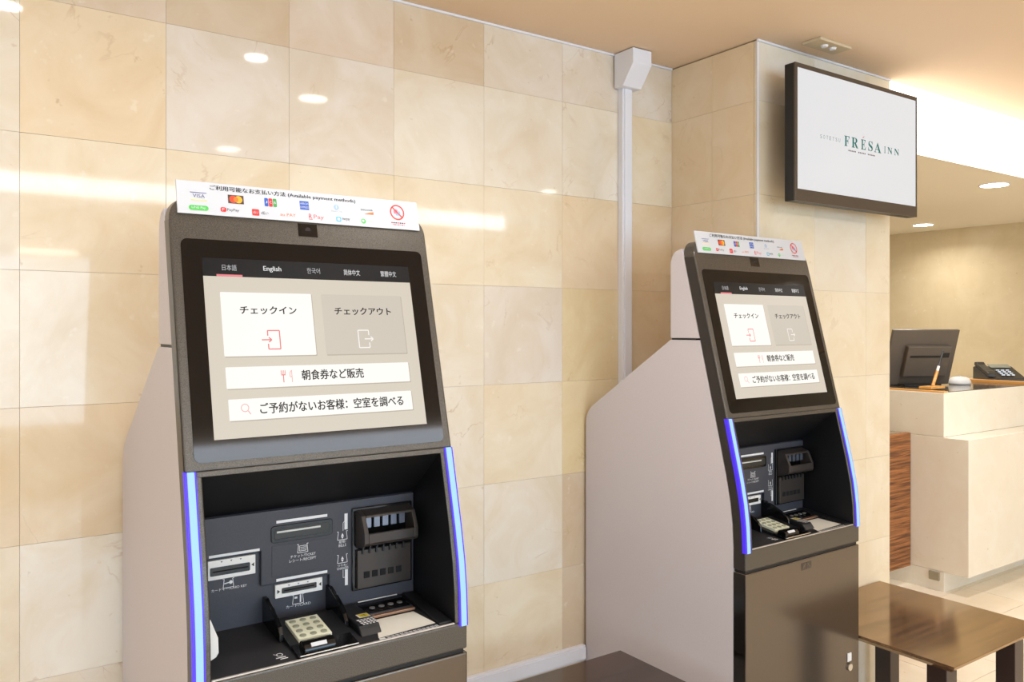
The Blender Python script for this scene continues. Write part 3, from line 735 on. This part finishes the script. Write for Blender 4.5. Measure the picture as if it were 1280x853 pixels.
    for k in range(5):
        b = MB(); b.box(0.113 + k * 0.0185, 0.1255 + k * 0.0185, FPV - 0.0155, FPV - 0.0135, 0.874, 0.887); b.build('outlet_slot', mat('pit_black', (3, 3, 3), 0.8), panel)
    for k in range(7):
        b = MB(); b.box(0.108 + k * 0.0155, 0.112 + k * 0.0155, FPV - 0.018, FPV - 0.004, 0.925, 0.9375); b.build('comb_tooth', M_BLACKM, panel)
    # --- things set into the shelf
    def sz(v): return SH0 + (SH1 - SH0) * v / PV
    for u0 in (-0.093, 0.038):
        side = [(PV, 0.8175), (PV, 0.868), (0.168, 0.868), (0.140, 0.858), (0.112, 0.846), (0.094, 0.834), (0.086, 0.822), (0.084, sz(0.084))]
        b = MB(); b.prism(side, u0, u0 + 0.009, 0); b.build('keypad_cheek', M_BLACK, shelf, 0.002)
    b = MB(); b.prism([(0.048, 0.8105), (0.150, 0.8265), (0.150, 0.813), (0.048, 0.804)], -0.084, 0.038, 0); b.build('keypad_bed', M_BLACKM, shelf)
    def kz(v): return 0.8185 + (v - 0.055) * 0.157
    b = MB(); b.prism([(0.055, kz(0.055)), (0.132, kz(0.132)), (0.132, kz(0.132) - 0.012), (0.055, kz(0.055) - 0.012)], -0.066, -0.001, 0); kp = b.build('keypad', M_KEYPAD, shelf, 0.001)
    for r_ in range(4):
        for c_ in range(3):
            v = 0.0655 + r_ * 0.0185; u = -0.0545 + c_ * 0.0205; b = MB(); b.cyl((u, v, kz(v) - 0.0005), 0.0068, 0.0060, 0.0022, n=14)
            b.build('key', M_KEY, shelf, 0.0004)
    b = MB(); b.prism([(0.008, sz(0.01) + 0.001), (0.008, sz(0.01) + 0.005), (0.052, 0.8125), (0.052, sz(0.05) + 0.001)], -0.084, 0.034, 0)
    b.build('code_reader', M_BLACK, shelf, 0.002)
    b = MB(); b.prism([(0.016, 0.804), (0.016, 0.812), (0.022, 0.8185), (0.032, 0.822), (0.044, 0.820), (0.048, 0.808)], -0.070, -0.008, 0); b.build('reader_hood', M_BLACK, shelf, 0.003)
    b = MB(); b.prism([(0.0178, 0.8140), (0.0228, 0.8194), (0.0220, 0.8202), (0.0170, 0.8148)], -0.056, -0.026, 0); b.build('reader_window', mat('reader_window', (206, 206, 208), 0.3), shelf)
    b = MB(); b.box(-0.081, 0.032, 0.0070, 0.0092, sz(0.01) + 0.0035, sz(0.01) + 0.0055); b.build('reader_edge', M_CHROME, shelf)
    p = Print(lambda a, c, lf: (a, c, sz(c) + 0.0006 + lf))
    p.ring(-0.108, 0.040, .006, .0014, M_INK_W); p.rect(-0.118, -0.100, 0.028, 0.031, M_INK_W); p.rect(-0.112, -0.098, 0.022, 0.025, M_INK_W); p.line((-0.118, 0.046), (-0.112, 0.040), .0012, M_INK_W)
    p.build('shelf_marks', shelf)
    # coin tray
    b = MB(); b.prism([(0.034, sz(0.034)), (0.048, 0.8195), (0.062, 0.8230), (0.172, 0.8235), (0.172, 0.812)], 0.050, 0.094, 0); b.build('coin_step', M_BLACKM, shelf, 0.003)
    p = Print(lambda a, c, lf: (a, c, 0.8240 + lf))
    p.rect(0.066, 0.090, 0.079, 0.100, M_WHITEPL); p.lift = .0003; p.rect(0.0695, 0.0885, 0.081, 0.098, mat('label_yellow', (226, 206, 40), 0.5)); p.lift = .0006
    p.text('注', 0.0735, 0.0845, 0.0845, 0.0950, M_BLACKM); p.lift = 0
    for k in range(4):
        for j in range(5): p.rect(0.056 + j * .0070 + (k % 2) * .001, 0.0612 + j * .0070, 0.066 - k * .0085, 0.0712 - k * .0085, M_INK_W)
    p.build('coin_label', shelf)
    b = MB()
    b.prism([(0.010, sz(.01)), (0.012, sz(.01) + .004), (0.172, sz(.172) + .007), (0.178, sz(.178))], 0.207, 0.2375, 0); b.build('tray_rim', M_BLACKM, shelf, 0.003)
    b = MB(); b.prism([(0.108, sz(.108) + .001), (0.172, sz(.172) + .001), (0.172, 0.8225), (0.150, 0.8225)], 0.094, 0.198, 0); b.build('coin_slope', M_BLACK, shelf)
    b = MB(); b.box(0.095, 0.198, 0.094, 0.104, sz(0.1) + 0.001, sz(0.1) + 0.0065); b.build('coin_bar', mat('copper_bar', (168, 132, 108), 0.25, 0.7), shelf, 0.001)
    b = MB(); b.prism([(0.104, 0.8125), (0.112, 0.8125), (0.112, 0.8160), (0.104, 0.8160)], 0.095, 0.198, 0); b.build('bar_highlight', M_CHROME, shelf)
    for k in range(4):
        b = MB(); b.cyl((0.118 + k * 0.021, 0.132, 0.8185), 0.006, 0.006, 0.0018, n=14); b.build('coin_mark', mat('coin_grey', (150, 146, 142), 0.3, 0.5), shelf)
    p = Print(lambda a, c, lf: (a, c, sz(c) + 0.0012 + lf))
    p.poly([(0.076, 0.014), (0.205, 0.021), (0.197, 0.060), (0.191, 0.090), (0.096, 0.090), (0.094, 0.060)], mat('tray_paper', (222, 216, 202), 0.5))
    p.rect(0.076, 0.088, 0.005, 0.0125, M_INK_W)
    for k in range(12): p.rect(0.091 + k * .0096, 0.0985 + k * .0096, 0.0105, 0.0125, M_INK_W); p.rect(0.092 + k * .0096, 0.0992 + k * .0096, 0.0068, 0.0085, M_INK_W)
    p.build('tray_paper', shelf)
    b = MB(); b.prism([(0.104, 0.8185), (0.194, 0.8185), (0.194, 0.8235), (0.104, 0.8235)], 0.1695, 0.1715, 1); b.build('coin_strip', M_WHITEPL, shelf)
    b = MB(); b.prism([(-0.2375, 0.892), (-0.229, 0.892), (-0.216, 0.858), (-0.215, 0.832), (-0.219, 0.825), (-0.2375, 0.817)], 0.040, 0.060, 1); b.build('receipt_guide', M_WHITEPL, shelf, 0.002)
    return root

def copy_tree(o, parent=None):
    c = o.copy(); COL.objects.link(c); c.parent = parent
    for ch in list(o.children): copy_tree(ch, c)
    return c
k1 = make_kiosk()
k2 = copy_tree(k1)
k1.location = (0.2896 * D, 0.677 * D - D, 0); k1.rotation_euler = (0, 0, math.radians(0.14))
k2.location = (0.9619 * D, 0.6874 * D - D, 0); k2.rotation_euler = (0, 0, math.radians(1.0))
tag(k1, 'large grey self check-in machine in the foreground at left', 'check-in machine', 'self check-in machines')
tag(k2, 'self check-in machine in front of the pillar and television', 'check-in machine', 'self check-in machines')

# ------------------------------------------------------------------ low square tables
def make_table():
    t = empty('side_table'); s = 0.278; zt = 0.458
    # under-bevel on all four sides
    b = MB(); rings = [(s - .0015, zt), (s, zt - .0015), (s, zt - .008), (s - .016, zt - .022)]
    vs = [];
    for e, z in rings: vs += [(-e, -e, z), (e, -e, z), (e, e, z), (-e, e, z)]
    fs = [(0, 1, 2, 3), (15, 14, 13, 12)] + [(k * 4 + i, k * 4 + (i + 1) % 4, (k + 1) * 4 + (i + 1) % 4, (k + 1) * 4 + i) for k in range(3) for i in range(4)]
    b.add(vs, fs); b.build('table_top', M_TABLE, t)
    lg, lw = 0.205, 0.029
    for sx in (-1, 1):
        for sy in (-1, 1):
            box('leg', M_LEG, sx * lg - lw, sx * lg + lw, sy * lg - lw, sy * lg + lw, 0, zt - 0.0225, t, 0.002)
    for a in (-1, 1):
        box('rail', M_ALU, a * 0.215 - 0.008, a * 0.215 + 0.008, -lg + lw, lg - lw, zt - 0.034, zt - 0.0225, t)
        box('rail', M_ALU, -lg + lw, lg - lw, a * 0.215 - 0.008, a * 0.215 + 0.008, zt - 0.034, zt - 0.0225, t)
    return t
M_TABLE2 = wood('lacquered_walnut', (74, 50, 36), (112, 80, 54), 60, 0, 0.1)
M_TABLE2.node_tree.nodes['Principled BSDF'].inputs['IOR'].default_value = 3.6
M_TABLE2.node_tree.nodes['Principled BSDF'].inputs['Specular Tint'].default_value = (1.0, 0.82, 0.58, 1)
t1 = make_table(); t2 = copy_tree(t1)
for ch in t2.children:
    if ch.name.startswith('table_top'):
        ch.data = ch.data.copy(); ch.data.materials[0] = M_TABLE2
t1.location = (1.339, -0.597, 0); t2.location = (2.568, -0.658, 0)
tag(t1, 'dark brown low table between the two check-in machines, one corner in view', 'table', 'dark low tables')
tag(t2, 'dark brown square low table right of the further machine, below the pillar', 'table', 'dark low tables')

# ------------------------------------------------------------------ television on the pillar
tv = empty('wall_television', (2.53, -0.50, 2.0)); tag(tv, 'black-framed wall television showing a hotel logo on the pillar', 'television')
b = MB(); b.box(-0.347, 0.357, 0.004, 0.040, -0.206, 0.227); b.build('back_case', M_BLACKM, tv, 0.003)
b = MB()
b.box(-0.347, 0.357, 0, 0.006, 0.213, 0.227); b.box(-0.347, 0.357, 0, 0.006, -0.206, -0.168); b.box(-0.347, -0.334, 0, 0.006, -0.168, 0.213); b.box(0.350, 0.357, 0, 0.006, -0.168, 0.213)
b.build('bezel', mat('tv_bezel', (84, 74, 64), 0.35, 0.3), tv, 0.001)
scr = box('screen', M_TVSCR, -0.334, 0.350, 0.002, 0.0039, -0.168, 0.213, tv)
box('wall_mount', M_BLACKM, -0.10, 0.10, 0.0405, 0.1235, -0.12, 0.12, tv)
p = Print(lambda a, c, lf: (a, 0.0016 - lf, c))
TG, TGR = emat('logo_green', (20, 112, 104)), emat('logo_grey', (128, 150, 148))
def serif(s): return ''.join(chr(0x1D400 + ord(ch) - 65) for ch in s)
for k, ch in enumerate('SOTETSU'): p.text(ch, -0.216 + k * 0.0165, -0.2065 + k * 0.0165, 0.0055, 0.0175, TGR); p.build('logo_letter', scr)
for ch, a0, a1 in (('F', -0.085, -0.056), ('R', -0.044, -0.006), ('E', 0.010, 0.038), ('S', 0.053, 0.079), ('A', 0.088, 0.130)):
    p.text(serif(ch), a0, a1, -0.003, 0.031, TG); p.build('logo_letter', scr)
for ch, a0, a1 in (('I', 0.149, 0.157), ('N', 0.169, 0.199), ('N', 0.211, 0.242)): p.text(serif(ch), a0, a1, 0.001, 0.024, TG); p.build('logo_letter', scr)
p.poly([(0.018, 0.036), (0.024, 0.0365), (0.031, 0.043), (0.026, 0.0415)], emat('logo_red', (206, 80, 96))); p.build('logo_accent', scr)
for k in range(3):
    for j in range(5): p.rect(-0.062 + k * .056 + j * .009, -0.0560 + k * .056 + j * .009, -0.018, -0.0135, emat('logo_tag', (112, 92, 96)))
p.build('logo_tagline', scr)

# ------------------------------------------------------------------ reception desk
CX, YU, YL, YB = 4.324, 0.152, 0.025, 0.92
rc = empty('reception_counter', (CX, YU, 0)); tag(rc, 'cream marble reception desk with a lower front ledge and recessed base', 'reception desk')
X1 = BX - 0.003 - CX
b = MB(); b.box(0, X1, 0, YB - YU, 0.815, 1.048); b.build('upper_front', M_COUNTER, rc, 0.003)
b = MB(); b.box(0, X1, YL - YU, YB - YU, 0.105, 0.8145); b.build('lower_front', M_COUNTER, rc, 0.003)
b = MB(); b.box(0.0, X1, 0, YB - YU, 0.0, 0.1045); b.build('base', M_COUNTER, rc)
box('dark_deck', mat('deck_glass', (96, 88, 80), 0.1), 0.05, 1.02, 0.015, YB - YU - 0.01, 1.0482, 1.051, rc)
box('edge_trim', M_OAK, 0.002, 0.048, 0.002, YB - YU, 1.0482, 1.056, rc, 0.001)
box('wood_rail', M_OAK, 1.02, 1.075, 0.02, YB - YU, 1.0482, 1.066, rc, 0.002)
ot = box('outlet', mat('outlet_grey', (168, 158, 136), 0.4, 0.3), -0.012, -0.0004, 0.02, 0.075, 0.055, 0.10, rc, 0.001)
gate = empty('counter_gate', (3.92, 0.345, 0)); tag(gate, 'striped brown wooden gate panel beside the reception desk', 'gate')
box('panel', M_ZEBRA, -0.43, 0.40, -0.015, 0.015, 0.10, 0.822, gate, 0.001)
for z in (0.2, 0.72): box('hinge', M_ALU, -0.455, -0.43, -0.008, 0.008, z - .03, z + .03, gate)
box('gate_post', M_BACK, -0.53, -0.455, -0.04, 0.04, 0, 0.85, gate)

# desk monitor seen from behind
mo = empty('desk_monitor', (4.69, 0.505, 1.0515), math.radians(-24)); tag(mo, 'black desk monitor seen from behind on the reception desk', 'monitor')
M_MON = mat('monitor_grey', (92, 82, 72), 0.4)
R = Matrix.Rotation(math.radians(17), 4, 'X')
def tilted(name, m, x0, x1, y0, y1, z0, z1, bevel=0.003, parent=None):
    b = MB(); b.box(x0, x1, y0, y1, z0, z1)
    b.v = [tuple(R @ Vector(v) + Vector((0, 0.02, 0.012))) for v in b.v]
    return b.build(name, m, parent or mo, bevel)
tilted('back_case', M_MON, -0.215, 0.215, -0.018, 0.0, 0.0, 0.335)
tilted('rear_box', M_MON, -0.12, 0.16, -0.05, -0.018, 0.06, 0.245, 0.006)
tilted('vent', M_BLACKM, -0.10, 0.15, -0.0525, -0.0495, 0.178, 0.19, 0.0)
tilted('port_bay', M_BLACKM, 0.10, 0.15, -0.054, -0.0495, 0.18, 0.205, 0.0)
tilted('screen', M_BLACK, -0.205, 0.205, 0.0002, 0.002, 0.01, 0.325, 0.0)
b = MB(); b.box(-0.12, 0.12, -0.06, 0.09, 0.0, 0.013); b.build('stand', M_BLACKM, mo, 0.002)
# pen stand
ps = empty('pen_stand', (4.455, 0.30, 1.0565)); tag(ps, 'orange wooden pen stand with a slanting rod before the monitor', 'pen stand')
box('base', M_OAK, -0.045, 0.10, -0.035, 0.035, 0.0, 0.014, ps, 0.002)
for nm, m, a0, a1, r in (('rod', M_OAK, 0.0, 0.42, 0.0085), ('band', M_WHITEPL, 0.42, 0.56, 0.0075), ('tip', M_BLACKM, 0.56, 1.0, 0.005)):
    A, B = Vector((0.035, 0, 0.014)), Vector((0.145, 0, 0.205)); b = MB(); b.tube([A + (B - A) * a0, A + (B - A) * a1], r, 10); b.build(nm, m, ps)
# white dome
dm = empty('hand_sanitiser_dome', (5.02, 0.42, 1.0515)); dm.name = 'white_dome'; tag(dm, 'small white rounded dome standing on the dark desk top', 'bell')
b = MB(); n = 22; prof = [(0.058, 0.0), (0.061, 0.010), (0.059, 0.024), (0.051, 0.036), (0.036, 0.044), (0.016, 0.047), (0.0, 0.0475)]
vs = [(r * math.cos(2 * PI * i / n), r * math.sin(2 * PI * i / n), z) for r, z in prof[:-1] for i in range(n)] + [(0, 0, 0.0475)]
fs = [(k * n + i, k * n + (i + 1) % n, (k + 1) * n + (i + 1) % n, (k + 1) * n + i) for k in range(5) for i in range(n)] + [(5 * n + i, 5 * n + (i + 1) % n, 6 * n) for i in range(n)] + [tuple(range(n))[::-1]]
b.add(vs, fs); b.build('dome', M_WHITEPL, dm, smooth=True)
b = MB(); b.cyl((0, 0, 0.047), 0.006, 0.005, 0.006, n=12); b.build('button', M_ALU, dm)
# telephone
ph = empty('desk_telephone', (5.56, 0.44, 1.0485), math.radians(-40)); tag(ph, 'dark desk telephone on the white end of the reception desk', 'telephone')
M_PH = mat('phone_black', (58, 54, 48), 0.4)
b = MB(); b.prism([(-0.10, 0.0), (0.11, 0.0), (0.11, 0.085), (0.09, 0.092), (-0.10, 0.022)], -0.115, 0.115, 0); b.build('base', M_PH, ph, 0.004)
b = MB(); b.prism([(-0.09, 0.030), (0.10, 0.097), (0.10, 0.118), (0.07, 0.120), (0.05, 0.104), (-0.04, 0.072), (-0.06, 0.068), (-0.09, 0.054)], -0.112, -0.062, 0); b.build('handset', M_PH, ph, 0.005)
b = MB(); b.prism([(0.05, 0.0815), (0.10, 0.100), (0.098, 0.104), (0.048, 0.0855)], -0.03, 0.095, 0); b.build('screen', mat('phone_lcd', (150, 152, 140), 0.2), ph)
for r_ in range(4):
    for c_ in range(3):
        y = -0.07 + r_ * 0.025; b = MB(); b.box(-0.02 + c_ * 0.03, 0.0 + c_ * 0.03, y, y + 0.015, 0.030 + (y + 0.10) * 0.355, 0.036 + (y + 0.10) * 0.355); b.build('key', M_ALU, ph)
